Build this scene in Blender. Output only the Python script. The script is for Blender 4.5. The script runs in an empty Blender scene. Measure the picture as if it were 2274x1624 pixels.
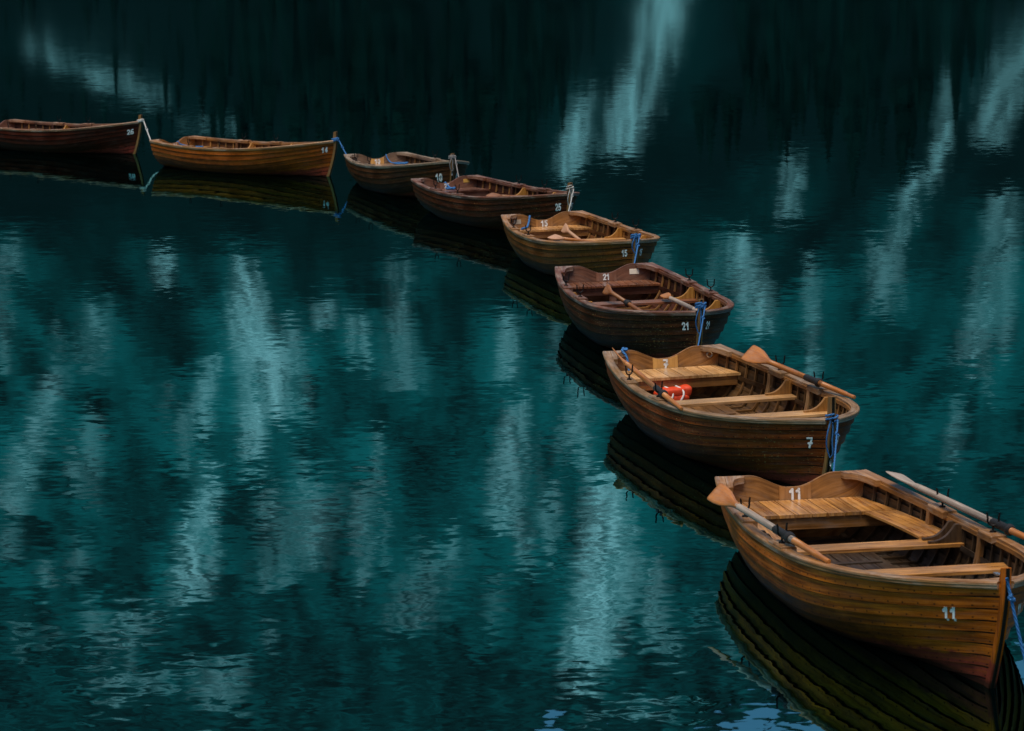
import bpy, math, random
import numpy as np
from mathutils import Matrix, Vector
random.seed(7)
rng = np.random.default_rng(7)
S = bpy.context.scene
COL = S.collection

# ---------------------------------------------------------------- camera
PITCH, ROLL, CAMH = math.radians(9.7906), 0.0133, 4.9695
cam_d = bpy.data.cameras.new('camera'); cam = bpy.data.objects.new('camera', cam_d); COL.objects.link(cam)
cam_d.sensor_width = 36.0; cam_d.lens = 36.0 * 5765.3 / 2273.0
cam_d.clip_start = 0.5; cam_d.clip_end = 6000
fw = Vector((0, math.cos(PITCH), -math.sin(PITCH))); up = Vector((0, math.sin(PITCH), math.cos(PITCH))); rx = Vector((1, 0, 0))
cx = math.cos(ROLL) * rx - math.sin(ROLL) * up
cy = math.sin(ROLL) * rx + math.cos(ROLL) * up
M = Matrix((cx, cy, -fw)).transposed().to_4x4(); M.translation = (0, 0, CAMH)
cam.matrix_world = M
cam_d.dof.use_dof = True; cam_d.dof.focus_distance = 27.0; cam_d.dof.aperture_fstop = 5.6
S.camera = cam

# ---------------------------------------------------------------- light
SUN_EL, SUN_AZ = math.radians(72), math.radians(205)      # azimuth clockwise from +Y: behind the viewer, a little to the left
w = bpy.data.worlds.new('World'); S.world = w; w.use_nodes = True
wn = w.node_tree; bg = wn.nodes['Background']
sky = wn.nodes.new('ShaderNodeTexSky'); sky.sky_type = 'NISHITA'; sky.sun_disc = False
sky.sun_elevation = SUN_EL; sky.sun_rotation = SUN_AZ
wn.links.new(sky.outputs[0], bg.inputs[0]); bg.inputs[1].default_value = 0.050
sun_d = bpy.data.lights.new('sun', 'SUN'); sun = bpy.data.objects.new('sun', sun_d); COL.objects.link(sun)
sun_d.energy = 1.5; sun_d.angle = math.radians(40); sun_d.color = (1.0, 0.85, 0.65)
sd = Vector((math.sin(SUN_AZ) * math.cos(SUN_EL), math.cos(SUN_AZ) * math.cos(SUN_EL), math.sin(SUN_EL)))
sun.rotation_euler = sd.to_track_quat('Z', 'Y').to_euler(); sun.location = sd * 100
S.view_settings.view_transform = 'Standard'; S.view_settings.look = 'None'; S.view_settings.gamma = 1.0
S.view_settings.exposure = 1.12
S.cycles.max_bounces = 6; S.cycles.sample_clamp_indirect = 4.0

# ---------------------------------------------------------------- materials
class NT:
    def __init__(s, name):
        s.m = bpy.data.materials.new(name); s.m.use_nodes = True; s.t = s.m.node_tree
        s.p = s.t.nodes['Principled BSDF']; s.out = s.t.nodes['Material Output']
    def n(s, typ, **kw):
        o = s.t.nodes.new('ShaderNode' + typ)
        for k, v in kw.items(): setattr(o, k, v)
        return o
    def l(s, a, b): s.t.links.new(a, b)
    def put(s, sock, v):
        if hasattr(v, 'links'): s.l(v, sock)
        else: sock.default_value = v
    def noise(s, vec, scale, detail=3, rough=0.55, dist=0.0):
        o = s.n('TexNoise'); s.l(vec, o.inputs['Vector']); o.inputs['Scale'].default_value = scale
        o.inputs['Detail'].default_value = detail; o.inputs['Roughness'].default_value = rough; o.inputs['Distortion'].default_value = dist
        return o.outputs['Fac']
    def ramp(s, fac, a, b, lo=0.0, hi=1.0):
        o = s.n('MapRange'); s.put(o.inputs[0], fac); o.inputs[1].default_value = a; o.inputs[2].default_value = b
        o.inputs[3].default_value = lo; o.inputs[4].default_value = hi
        return o.outputs[0]
    def math(s, op, a, b=0.0):
        o = s.n('Math', operation=op); s.put(o.inputs[0], a); s.put(o.inputs[1], b); return o.outputs[0]
    def mix(s, f, a, b, mode='MIX'):
        o = s.n('Mix', data_type='RGBA', blend_type=mode); s.put(o.inputs[0], f)
        for i, c in ((6, a), (7, b)): s.put(o.inputs[i], c if hasattr(c, 'links') else (*c[:3], 1.0))
        return o.outputs[2]
    def bump(s, h, dist, strength=1.0):
        b = s.n('Bump'); b.inputs['Distance'].default_value = dist; b.inputs['Strength'].default_value = strength
        s.l(h, b.inputs['Height']); s.l(b.outputs[0], s.p.inputs['Normal'])

def wood(name, light, dark, rough=0.38, wear=0.0, wear_col=(.42, .38, .34), stain=0.5, coat=0.25, chips=0.0,
         chip_col=(.40, .26, .09), paint=None, paint_z=0.17, spec=.4):
    k = NT(name); uv = k.n('UVMap').outputs[0]; ob = k.n('TexCoord').outputs['Object']
    mp = k.n('Mapping'); mp.inputs['Scale'].default_value = (1.6, 34, 1); k.l(uv, mp.inputs[0])
    g1 = k.noise(mp.outputs[0], 1.0, 6, .62, .6)
    mp2 = k.n('Mapping'); mp2.inputs['Scale'].default_value = (5, 150, 1); k.l(uv, mp2.inputs[0])
    g2 = k.noise(mp2.outputs[0], 1.0, 3, .6)
    grain = k.math('ADD', k.math('MULTIPLY', g1, .72), k.math('MULTIPLY', g2, .28))
    col = k.mix(k.ramp(grain, .38, .62), dark, light)
    tone = k.n('Attribute', attribute_name='tone').outputs['Fac']
    tf = k.ramp(tone, 0, 1, .68, 1.22)
    blot = k.noise(ob, 2.2, 4, .6)
    v = k.math('MULTIPLY', tf, k.ramp(blot, .3, .7, 1 - stain * .55, 1 + stain * .25))
    hs = k.n('HueSaturation'); k.l(col, hs.inputs['Color']); k.l(v, hs.inputs['Value']); col = hs.outputs[0]
    # knots, dents and dark water stains with outlines of their own
    st = k.ramp(k.noise(ob, 7.0, 5, .7, 1.0), .60, .74)
    col = k.mix(k.math('MULTIPLY', st, stain * .55), col, tuple(c * .35 for c in dark))
    if wear > 0:
        mw = k.n('Mapping'); mw.inputs['Scale'].default_value = (3.0, 22, 1); k.l(uv, mw.inputs[0])
        wr = k.math('MULTIPLY', k.ramp(k.noise(mw.outputs[0], 1.0, 6, .75), .44, .68), k.ramp(k.noise(ob, 2.7, 2), .36, .6))
        col = k.mix(k.math('MULTIPLY', wr, wear), col, wear_col)
    rr = k.ramp(g1, .3, .7, rough - .08, rough + .14)
    if chips > 0:
        mc = k.n('Mapping'); mc.inputs['Scale'].default_value = (26, 60, 1); k.l(uv, mc.inputs[0])
        ch = k.math('MULTIPLY', k.ramp(k.noise(mc.outputs[0], 1.0, 3, .6), .61, .65), k.ramp(k.noise(ob, 2.3, 3, .6), .42, .60))
        col = k.mix(k.math('MULTIPLY', ch, chips), col, chip_col)
        ms = k.n('Mapping'); ms.inputs['Scale'].default_value = (4, 95, 1); ms.inputs['Rotation'].default_value = (0, 0, .12); k.l(uv, ms.inputs[0])
        sc = k.math('MULTIPLY', k.ramp(k.noise(ms.outputs[0], 1.0, 2, .5), .70, .73), k.ramp(k.noise(ob, 1.7, 2), .48, .58))
        col = k.mix(k.math('MULTIPLY', sc, chips * .6), col, (.5, .42, .33))
    if paint:
        sx = k.n('SeparateXYZ'); k.l(ob, sx.inputs[0])
        edge = k.math('ADD', sx.outputs[2], k.math('MULTIPLY', k.math('SUBTRACT', k.noise(ob, 1.6, 5, .65, .4), .5), .34))
        pz = k.math('ADD', k.ramp(sx.outputs[0], 2.5, 4.35, .0, paint_z), k.ramp(sx.outputs[0], 0, .9, .05, 0))
        pm = k.ramp(k.math('SUBTRACT', edge, pz), -.012, .012, 1, 0)
        worn = k.ramp(k.noise(mp.outputs[0], .8, 6, .7), .36, .54, .45, 1)
        pcol = k.mix(k.ramp(k.noise(ob, 9, 4, .7), .35, .65), tuple(c * .55 for c in paint), paint)
        col = k.mix(k.math('MULTIPLY', pm, worn), col, pcol)
        rr = k.math('ADD', rr, k.math('MULTIPLY', pm, .12))
        # copper rivets along the laps
        su = k.n('SeparateXYZ'); k.l(uv, su.inputs[0])
        du = k.math('ABSOLUTE', k.math('SUBTRACT', k.math('FRACT', k.math('MULTIPLY', su.outputs[0], 8.0)), .5))
        dv = k.math('ABSOLUTE', k.math('SUBTRACT', k.math('FRACT', su.outputs[1]), .090))
        rv = k.math('MULTIPLY', k.ramp(du, .035, .075, 1, 0), k.ramp(dv, .004, .008, 1, 0))
        col = k.mix(k.math('MULTIPLY', rv, .85), col, (.010, .008, .006))
        # shade of the lower strakes painted in, plus slime where the water laps
        slime_shade = k.ramp(k.math('ADD', sx.outputs[2], k.math('MULTIPLY', k.math('SUBTRACT', k.noise(ob, 3.0, 5, .7), .5), .30)), .10, .30, 1, 0)
        slime_shade = k.math('MULTIPLY', slime_shade, k.ramp(sx.outputs[0], 3.3, 4.3, 1, .15))
        col = k.mix(k.math('MULTIPLY', slime_shade, .78), col, (.014, .008, .003))
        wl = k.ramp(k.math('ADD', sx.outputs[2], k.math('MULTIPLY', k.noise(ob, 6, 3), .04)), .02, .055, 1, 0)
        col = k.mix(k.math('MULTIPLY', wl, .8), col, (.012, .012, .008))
    # painted shadow under the laps, and dirt in the seams
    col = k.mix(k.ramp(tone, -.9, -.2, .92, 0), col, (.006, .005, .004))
    k.l(col, k.p.inputs['Base Color']); k.l(rr, k.p.inputs['Roughness'])
    k.p.inputs['Coat Weight'].default_value = coat; k.p.inputs['Coat Roughness'].default_value = .22
    k.p.inputs['Specular IOR Level'].default_value = spec
    k.bump(grain, .0022, .7)
    return k.m

def plain(name, col, rough=.5, metal=0.0, var=.25, scale=30, bump=.001):
    k = NT(name); ob = k.n('TexCoord').outputs['Object']
    nz = k.noise(ob, scale, 4, .6)
    k.l(k.mix(k.ramp(nz, .3, .7), tuple(c * (1 - var) for c in col), tuple(min(1, c * (1 + var * .5)) for c in col)), k.p.inputs['Base Color'])
    k.p.inputs['Roughness'].default_value = rough; k.p.inputs['Metallic'].default_value = metal
    if bump: k.bump(nz, bump)
    return k.m

def rope_mat(name, col):
    k = NT(name); uv = k.n('UVMap').outputs[0]
    wv = k.n('TexWave', bands_direction='DIAGONAL'); wv.inputs['Scale'].default_value = 14; wv.inputs['Distortion'].default_value = .6
    k.l(uv, wv.inputs['Vector'])
    k.l(k.mix(wv.outputs['Fac'], tuple(c * .55 for c in col), col), k.p.inputs['Base Color'])
    k.p.inputs['Roughness'].default_value = .75
    k.bump(wv.outputs['Fac'], .004)
    return k.m

def paint_mat(name, col):                                  # worn white number paint
    k = NT(name); ob = k.n('TexCoord').outputs['Object']
    nz = k.noise(ob, 38, 4, .7)
    k.l(k.mix(k.ramp(nz, .52, .66), col, tuple(c * .45 for c in col)), k.p.inputs['Base Color'])
    k.p.inputs['Roughness'].default_value = .55
    return k.m

# ---------------------------------------------------------------- mesh building
class MB:
    def __init__(s): s.v = []; s.f = []; s.uv = []; s.tone = []; s.sm = []
    def face(s, idx, uvs, tone=.5, smooth=False):
        s.f.append(tuple(idx)); s.uv.append(uvs); s.tone.append(tone); s.sm.append(smooth)
    def grid(s, P, U, V, tone=.5, smooth=True, flip=False, closed=False):
        """P[i][j] points; U[i], V[j] texture coordinates; tone a number or one per row strip"""
        b = len(s.v); n, m = len(P), len(P[0])
        for r in P: s.v += [tuple(p) for p in r]
        mm = m if closed else m - 1
        for i in range(n - 1):
            for j in range(mm):
                j2 = (j + 1) % m
                q = [b + i * m + j, b + i * m + j2, b + (i + 1) * m + j2, b + (i + 1) * m + j]
                v2 = V[j + 1] if j + 1 < len(V) else V[j] + (V[1] - V[0])
                t = [(U[i], V[j]), (U[i], v2), (U[i + 1], v2), (U[i + 1], V[j])]
                if flip: q.reverse(); t.reverse()
                s.face(q, t, tone, smooth)
    def box(s, c, size, rot=None, tone=None, along=0):
        tone = random.random() if tone is None else tone
        hx, hy, hz = size[0] / 2, size[1] / 2, size[2] / 2
        b = len(s.v); R = rot or Matrix.Identity(3); o = random.random() * 20
        loc = [(-hx, -hy, -hz), (hx, -hy, -hz), (hx, hy, -hz), (-hx, hy, -hz), (-hx, -hy, hz), (hx, -hy, hz), (hx, hy, hz), (-hx, hy, hz)]
        for p in loc: s.v.append(tuple(Vector(c) + R @ Vector(p)))
        oth = [a for a in (0, 1, 2) if a != along]
        for f in ((0, 3, 2, 1), (4, 5, 6, 7), (0, 1, 5, 4), (1, 2, 6, 5), (2, 3, 7, 6), (3, 0, 4, 7)):
            s.face([b + i for i in f], [(loc[i][along] + o, loc[i][oth[0]] + loc[i][oth[1]] + o) for i in f], tone)
    def prism(s, pts2, to3, d0, d1, tone=None, along=0):
        """extrude the outline pts2 between depths d0 and d1; to3(a, b, d) gives the point"""
        tone = random.random() if tone is None else tone
        n = len(pts2); b = len(s.v); o = random.random() * 20
        for d in (d0, d1):
            for a, c in pts2: s.v.append(tuple(to3(a, c, d)))
        uv = lambda a, c: (a + o, c + o) if along == 0 else (c + o, a + o)
        s.face([b + i for i in range(n)][::-1], [uv(*p) for p in pts2][::-1], tone)
        s.face([b + n + i for i in range(n)], [uv(*p) for p in pts2], tone)
        L = 0
        for i in range(n):
            j = (i + 1) % n; dl = math.dist(pts2[i], pts2[j])
            s.face([b + i, b + j, b + n + j, b + n + i], [(L + o, o), (L + dl + o, o), (L + dl + o, o + d1 - d0), (L + o, o + d1 - d0)], tone)
            L += dl
    def tube(s, pts, r, seg=8, tone=.5, cap=True, flat=None):
        pts = [Vector(p) for p in pts]; n = len(pts)
        rs = r if isinstance(r, (list, tuple)) else [r] * n
        P = []; U = []; L = 0; prev = None
        for i, p in enumerate(pts):
            t = (pts[min(i + 1, n - 1)] - pts[max(i - 1, 0)])
            t = t.normalized() if t.length > 1e-9 else Vector((0, 0, 1))
            if prev is None:
                a = Vector((0, 0, 1)) if abs(t.z) < .9 else Vector((1, 0, 0))
                nn = (a - t * a.dot(t)).normalized()
            else:
                nn = prev - t * prev.dot(t)
                nn = nn.normalized() if nn.length > 1e-6 else prev
            prev = nn; bb = t.cross(nn)
            if i: L += (p - pts[i - 1]).length
            U.append(L)
            P.append([p + (nn * math.cos(2 * math.pi * k / seg) + bb * math.sin(2 * math.pi * k / seg)) * rs[i] for k in range(seg)])
        b = len(s.v)
        s.grid(P, U, [k * .02 for k in range(seg + 1)], tone, True, closed=True)
        if cap:
            s.face([b + k for k in range(seg)], [(0, k * .01) for k in range(seg)], tone)
            e = b + (n - 1) * seg
            s.face([e + k for k in range(seg)][::-1], [(L, k * .01) for k in range(seg)], tone)
    def mesh(s, name):
        me = bpy.data.meshes.new(name); me.from_pydata(s.v, [], s.f)
        ul = me.uv_layers.new(name='UVMap')
        flat = [c for f in s.uv for t in f for c in t]
        ul.data.foreach_set('uv', flat)
        a = me.attributes.new('tone', 'FLOAT', 'FACE'); a.data.foreach_set('value', s.tone)
        me.polygons.foreach_set('use_smooth', s.sm); me.update()
        return me

def link(name, me, mat, parent=None, bevel=0.0):
    o = bpy.data.objects.new(name, me); COL.objects.link(o)
    if len(me.materials) == 0: me.materials.append(None)
    o.material_slots[0].link = 'OBJECT'; o.material_slots[0].material = mat
    if parent: o.parent = parent
    if bevel:
        b = o.modifiers.new('edge', 'BEVEL'); b.width = bevel; b.segments = 2; b.limit_method = 'ANGLE'; b.angle_limit = .6
        b.harden_normals = False
    return o
def empty(name, mw=None):
    o = bpy.data.objects.new(name, None); COL.objects.link(o); o.empty_display_size = .2
    if mw is not None: o.matrix_world = mw
    return o
def tag(o, label=None, cat=None, group=None, kind=None):
    for k, v in (('label', label), ('category', cat), ('group', group), ('kind', kind)):
        if v: o[k] = v
    return o

RIPPLE, SWELL = 0.018, 0.004
WATER_TINT = (.15, .42, .46, 1)
HILL_DARK, HILL_SCRUB, HILL_ROCK = (.001, .0095, .0102), (.003, .112, .120), (.64, .70, .76)
HILL_TURF = (.012, .180, .195)
TREE_DARK, TREE_LIGHT = (.002, .017, .016), (.005, .036, .033)
# ---------------------------------------------------------------- lake
k = NT('lake_surface'); geo = k.n('NewGeometry').outputs['Position']
def vnoise(scale, sx, detail, off):
    mp = k.n('Mapping'); mp.inputs['Scale'].default_value = (sx, 1, 1); mp.inputs['Location'].default_value = (off, off * 2, 0); mp.inputs['Rotation'].default_value = (0, 0, .12); k.l(geo, mp.inputs[0])
    o = k.n('TexNoise'); o.inputs['Scale'].default_value = scale; o.inputs['Detail'].default_value = detail; o.inputs['Roughness'].default_value = .5
    o.inputs['Distortion'].default_value = .5
    k.l(mp.outputs[0], o.inputs['Vector'])
    sub = k.n('VectorMath', operation='SUBTRACT'); k.l(o.outputs['Color'], sub.inputs[0]); sub.inputs[1].default_value = (.5, .5, .5)
    return sub.outputs[0]
def scaled(v, f):
    o = k.n('VectorMath', operation='SCALE'); k.l(v, o.inputs[0]); k.put(o.inputs['Scale'], f); return o.outputs[0]
def vadd(a, b):
    o = k.n('VectorMath', operation='ADD'); k.l(a, o.inputs[0]); k.l(b, o.inputs[1]); return o.outputs[0]
# patches of breeze: some areas ripple more than others
ps = k.n('SeparateXYZ'); k.l(geo, ps.inputs[0])
patch = k.math('MULTIPLY', k.ramp(k.noise(geo, .16, 3, .6), .38, .62, .45, 1.25), k.ramp(ps.outputs[1], 17, 30, 1.5, 1))
wv = vadd(vadd(scaled(vnoise(9.0, .55, 2, 0), k.math('MULTIPLY', patch, RIPPLE)), scaled(vnoise(3.0, .6, 1, 57), RIPPLE * .4)), scaled(vnoise(.9, .45, 2, 31), SWELL))
sep = k.n('SeparateXYZ'); k.l(wv, sep.inputs[0])
cmb = k.n('CombineXYZ'); k.l(sep.outputs[0], cmb.inputs[0]); k.l(sep.outputs[1], cmb.inputs[1]); cmb.inputs[2].default_value = 1.0
nrm = k.n('VectorMath', operation='NORMALIZE'); k.l(cmb.outputs[0], nrm.inputs[0])
k.t.nodes.remove(k.p)
dif = k.n('BsdfDiffuse'); k.l(k.mix(k.ramp(k.noise(geo, .05, 3), .35, .65), (.0001, .0045, .0052), (.0002, .010, .0100)), dif.inputs[0])
pos = k.n('SeparateXYZ'); k.l(geo, pos.inputs[0])
rgh = k.ramp(pos.outputs[1], 50, 120, .014, .075)              # farther out the breeze roughens the water
gls = k.n('BsdfGlossy'); gls.inputs['Color'].default_value = WATER_TINT; k.l(rgh, gls.inputs['Roughness']); k.l(nrm.outputs[0], gls.inputs['Normal'])
fr = k.n('Fresnel'); fr.inputs['IOR'].default_value = 1.16; k.l(nrm.outputs[0], fr.inputs['Normal'])
mx = k.n('MixShader'); k.l(fr.outputs[0], mx.inputs[0]); k.l(dif.outputs[0], mx.inputs[1]); k.l(gls.outputs[0], mx.inputs[2]); k.l(mx.outputs[0], k.out.inputs[0])
b = MB()
xs = [-900, -300, -80, 0, 80, 300, 900]; ys = [-300, 0, 20, 40, 60, 120, 300, 900]
b.grid([[(x, y, 0) for x in xs] for y in ys], ys, xs, flip=True, smooth=False)
lake = tag(link('lake_water', b.mesh('lake_water'), k.m), kind='structure')

# ---------------------------------------------------------------- hillside mirrored in the lake
CHUTES = [
    (1.0, [(13.8, 220, 2.0), (13.6, 245.0, 1.7), (12.5, 262.4, 2.2), (11.6, 279.6, 1.9)]) ,
    (0.9, [(6.8, 259.1, 0.6), (6.6, 284.3, 1.2)]) ,
    (0.5, [(8.9, 256.3, 0.6), (8.1, 276.2, 0.7)]) ,
    (0.65, [(48.3, 241.0, 1.2), (49.0, 255.1, 2.1), (50.7, 273.3, 1.6)]) ,
    (0.6, [(43.5, 256.3, 0.6), (46.3, 279.5, 0.9), (47.3, 292.9, 0.7)]) ,
    (0.7, [(45.2, 289.4, 1.0), (47.4, 314.9, 1.0)]) ,
    (0.7, [(31.2, 285.4, 1.0), (32.6, 302.9, 1.0)]) ,
    (0.7, [(27.8, 314.0, 1.6), (30.8, 334.4, 2.5), (34.8, 356.9, 1.8)]) ,
    (0.5, [(56.8, 296.9, 1.5), (62.5, 331.7, 2.5), (65.6, 368.1, 1.8)]) ,
    (0.4, [(46.1, 318.7, 1.6), (50.4, 348.5, 1.5)]) ,
    (0.75, [(-44.0, 239.6, 0.9), (-41.2, 244.7, 1.0), (-37.3, 249.1, 0.9), (-33.9, 255.1, 0.9)]) ,
    (0.6, [(-32.8, 267.2, 1.3), (-28.1, 265.9, 1.3)]) ,
    (1.0, [(-32.4, 315.0, 1.1), (-35.0, 344.2, 2.6), (-35.4, 367.9, 3.4), (-38.1, 394.1, 3.3)]) ,
    (0.8, [(-40.2, 394.0, 2.0), (-43.7, 426.5, 1.8)]) ,
    (0.9, [(-42.5, 362.6, 1.2), (-49.9, 404.9, 1.7)]) ,
    (0.9, [(-51.7, 435.8, 1.5), (-61.4, 485.5, 2.4), (-70.1, 536.0, 3.6)]) ,
    (0.5, [(-29.9, 344.5, 1.1), (-33.2, 394.4, 2.0)]) ,
    (0.75, [(-41.9, 310.7, 1.0), (-43.9, 326.6, 0.8)]) ,
    (0.6, [(-24.1, 331.7, 1.1), (-25.8, 353.9, 1.2)]) ,
    (0.6, [(-20.9, 344.9, 1.1), (-21.6, 366.1, 1.2)]) ,
    (0.5, [(-64.8, 366.4, 1.2), (-74.1, 400.7, 2.0), (-81.4, 424.4, 2.1), (-91.7, 461.1, 2.3)]) ,
    (0.35, [(-53.6, 334.5, 1.4), (-59.5, 361.7, 2.1)]) ,
    (0.5, [(-59.4, 306.1, 1.0), (-63.4, 325.6, 0.8)]) ,
    (1.0, [(16.1, 453.1, 3.0), (18.5, 498.3, 5.0), (18.9, 565.7, 5.7), (16.4, 630.7, 4.7)]) ,
    (0.65, [(-0.3, 350.5, 1.2), (-1.2, 385.2, 1.6)]) ,
    (0.6, [(0.9, 404.7, 1.7), (-0.8, 445.3, 3.0), (-1.9, 489.1, 2.9)]) ,
    (0.55, [(10.2, 405.2, 1.4), (11.7, 439.3, 1.8)]) ,
    (0.4, [(25.5, 515.3, 1.7), (35.6, 592.6, 3.0)]) ,
    (0.55, [(-91.8, 573.5, 5.7), (-80.6, 554.2, 3.7)]) ,
    (0.4, [(-103.0, 640.5, 7.5), (-73.0, 630.4, 4.7), (-83.4, 694.4, 6.9)]) ,
    (0.3, [(-15.4, 345.2, 1.7), (-16.1, 384.4, 2.9)]) ,
    (0.25, [(-35.7, 457.2, 4.6), (-47.4, 528.3, 7.0)]) ,
    (0.25, [(-15.0, 517.1, 5.2), (-26.3, 599.2, 5.0)]) ,
    (0.6, [(22.8, 688.4, 4.0), (47.8, 711.3, 5.3)]) ,
]
GR = np.random.default_rng(21)
for _ in range(75):                                        # small gullies between the chutes
    y0 = GR.uniform(315, 600); a0 = GR.uniform(-11.5, 11.5); ln = GR.uniform(14, 55); hw = GR.uniform(.4, 1.5) * y0 / 400
    x0 = y0 * math.tan(math.radians(a0)); x1 = (y0 + ln) * math.tan(math.radians(a0 + GR.uniform(-.35, .1)))
    CHUTES.append((float(GR.uniform(.12, .5)), [(x0, y0, hw), ((x0 + x1) / 2 + GR.uniform(-.5, .5), y0 + ln / 2, hw * 1.3), (x1, y0 + ln, hw * .8)]))
def hill_z(x, y):
    yy = np.maximum(y - 220, 0) / 480
    f = 214 * yy ** 1.12 + 4 * np.sin(x * .05 + y * .011) * yy
    az = np.degrees(np.arctan2(x, y))
    crest = np.where(az > 0, 19.2 - .25 * az, 19.2 + .10 * np.minimum(-az, 25))
    crest = crest + .25 * np.sin(az * 1.9 + 1) + .16 * np.sin(az * 5.3) + .12 * np.sin(az * 11.7)
    crest = crest - 1.9 * np.exp(-((az - .72) / .30) ** 2)
    cz = np.tan(np.radians(crest)) * y - CAMH
    return np.where(f > cz, cz - .5 * (f - cz), f) - np.where(y < 220, (220 - y) * .2, 0)
def seg_dist(x, y, pts):
    best = np.full(np.shape(x), 9e9)
    for (x0, y0, w0), (x1, y1, w1) in zip(pts[:-1], pts[1:]):
        dx, dy = x1 - x0, y1 - y0; L2 = dx * dx + dy * dy
        t = np.clip(((x - x0) * dx + (y - y0) * dy) / L2, 0, 1)
        best = np.minimum(best, np.hypot(x - x0 - t * dx, y - y0 - t * dy) / (w0 + t * (w1 - w0)))
    return best
def wob(x, y, f, ph): return np.sin(x * f + ph) * np.cos(y * f * .7 + ph * 1.7) + .6 * np.sin(x * f * 2.3 + y * f * 1.1 + ph * 3) + .35 * np.sin(x * f * 5.1 - y * f * 3.1 + ph)
def rock_mask(x, y):
    r = np.zeros(np.shape(x))
    for i, (bri, pts) in enumerate(CHUTES):
        d = seg_dist(x + .5 * wob(x, y, .9, i), y + 1.5 * wob(x, y, .5, i + 9), pts)
        r = np.maximum(r, bri * np.clip(1.45 - d, 0, 1))
    return r
def turf_mask(x, y):                                        # thin turf and scree beside the chutes
    r = np.zeros(np.shape(x))
    for i, (bri, pts) in enumerate(CHUTES):
        d = seg_dist(x + 1.5 * wob(x, y, .35, i), y, [(a, b, max(q, 1.2) * 1.4 + 1.5) for a, b, q in pts])
        r = np.maximum(r, (.4 + .6 * bri) * np.clip(1.9 - d, 0, 1.2) / 1.2)
    return r
gx = np.concatenate([np.arange(-700, -130, 15), np.arange(-130, 110, .8), np.arange(110, 701, 15)])
gy = np.concatenate([np.arange(190, 420, 1.6), np.arange(420, 1000, 3.0)])
X, Y = np.meshgrid(gx, gy); Z = hill_z(X, Y) + .7 * wob(X, Y, .11, 2) * np.clip((Y - 215) / 60, 0, 1)
me = bpy.data.meshes.new('hillside')
nx, ny = len(gx), len(gy)
idx = np.arange(nx * ny).reshape(ny, nx)
quads = np.stack([idx[:-1, :-1], idx[:-1, 1:], idx[1:, 1:], idx[1:, :-1]], -1).reshape(-1, 4)
me.vertices.add(nx * ny); me.vertices.foreach_set('co', np.stack([X, Y, Z], -1).ravel())
me.loops.add(quads.size); me.loops.foreach_set('vertex_index', quads.ravel())
me.polygons.add(len(quads)); me.polygons.foreach_set('loop_start', np.arange(0, quads.size, 4)); me.update(calc_edges=True)
me.polygons.foreach_set('use_smooth', [True] * len(quads))
at = me.attributes.new('rock', 'FLOAT', 'POINT'); at.data.foreach_set('value', rock_mask(X, Y).ravel().astype(np.float32))
at = me.attributes.new('turf', 'FLOAT', 'POINT'); at.data.foreach_set('value', turf_mask(X, Y).ravel().astype(np.float32))
k = NT('hillside_ground'); P = k.n('TexCoord').outputs['Object']
sp = k.n('SeparateXYZ'); k.l(P, sp.inputs[0])
mp = k.n('Mapping'); mp.inputs['Scale'].default_value = (.12, .020, .04); k.l(P, mp.inputs[0])
streak = k.noise(mp.outputs[0], 1, 5, .65)
big = k.noise(P, .021, 3, .6)
scrub = k.math('MULTIPLY', k.math('MULTIPLY', k.ramp(streak, .38, .66), k.ramp(big, .34, .56, .35, 1)), k.math('MULTIPLY', k.ramp(sp.outputs[1], 288, 390, .04, 1), k.ramp(sp.outputs[1], 470, 640, 1, .55)))
c = k.mix(scrub, HILL_DARK, HILL_SCRUB)
c = k.mix(k.math('MULTIPLY', k.ramp(k.noise(mp.outputs[0], 1.3, 3, .6), .52, .70), k.ramp(sp.outputs[1], 310, 400, 0, .35)), c, HILL_TURF)
tf = k.n('Attribute', attribute_name='turf').outputs['Fac']
c = k.mix(k.math('MULTIPLY', k.ramp(tf, 0, 1), k.math('MULTIPLY', k.ramp(streak, .38, .64, .15, 1), k.math('MULTIPLY', k.ramp(sp.outputs[1], 285, 350, .12, 1), k.ramp(sp.outputs[1], 470, 640, 1, .6)))), c, HILL_TURF)
mpr = k.n('Mapping'); mpr.inputs['Scale'].default_value = (.55, .035, .06); k.l(P, mpr.inputs[0])
rk = k.n('Attribute', attribute_name='rock').outputs['Fac']
c = k.mix(k.math('MULTIPLY', k.ramp(rk, 0, 1), k.math('MULTIPLY', k.ramp(k.noise(P, .6, 4, .7), .3, .55, .55, 1), k.ramp(k.noise(mpr.outputs[0], 1, 4, .65),   .38, .62, .12, 1))), c, HILL_ROCK)
k.l(c, k.p.inputs['Base Color']); k.p.inputs['Roughness'].default_value = .95; k.p.inputs['Specular IOR Level'].default_value = .1
me.materials.append(k.m)
hill = bpy.data.objects.new('hillside', me); COL.objects.link(hill); tag(hill, kind='structure')

# unseen wooded slopes round the viewer, added to block low light from the sky
b = MB(); AZ = [26 + i * (308 / 60) for i in range(61)]
b.grid([[(d * math.sin(math.radians(a)), d * math.cos(math.radians(a)), max(-2, (d - 260) * (.52 + .07 * math.sin(a * .11) + .04 * math.sin(a * .37)) * (1 + .05 * math.sin(d * .05 + a)))) for a in AZ] for d in (255, 262, 300, 350, 420, 500, 600, 720, 880)], [0, 1, 2, 3, 4, 5, 6, 7, 8], AZ, flip=False)
tag(link('sky_block_slopes', b.mesh('sky_block_slopes'), plain('sky_block_wood', (.012, .030, .022), .95, var=.7, scale=.02, bump=0)), kind='structure')

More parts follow.
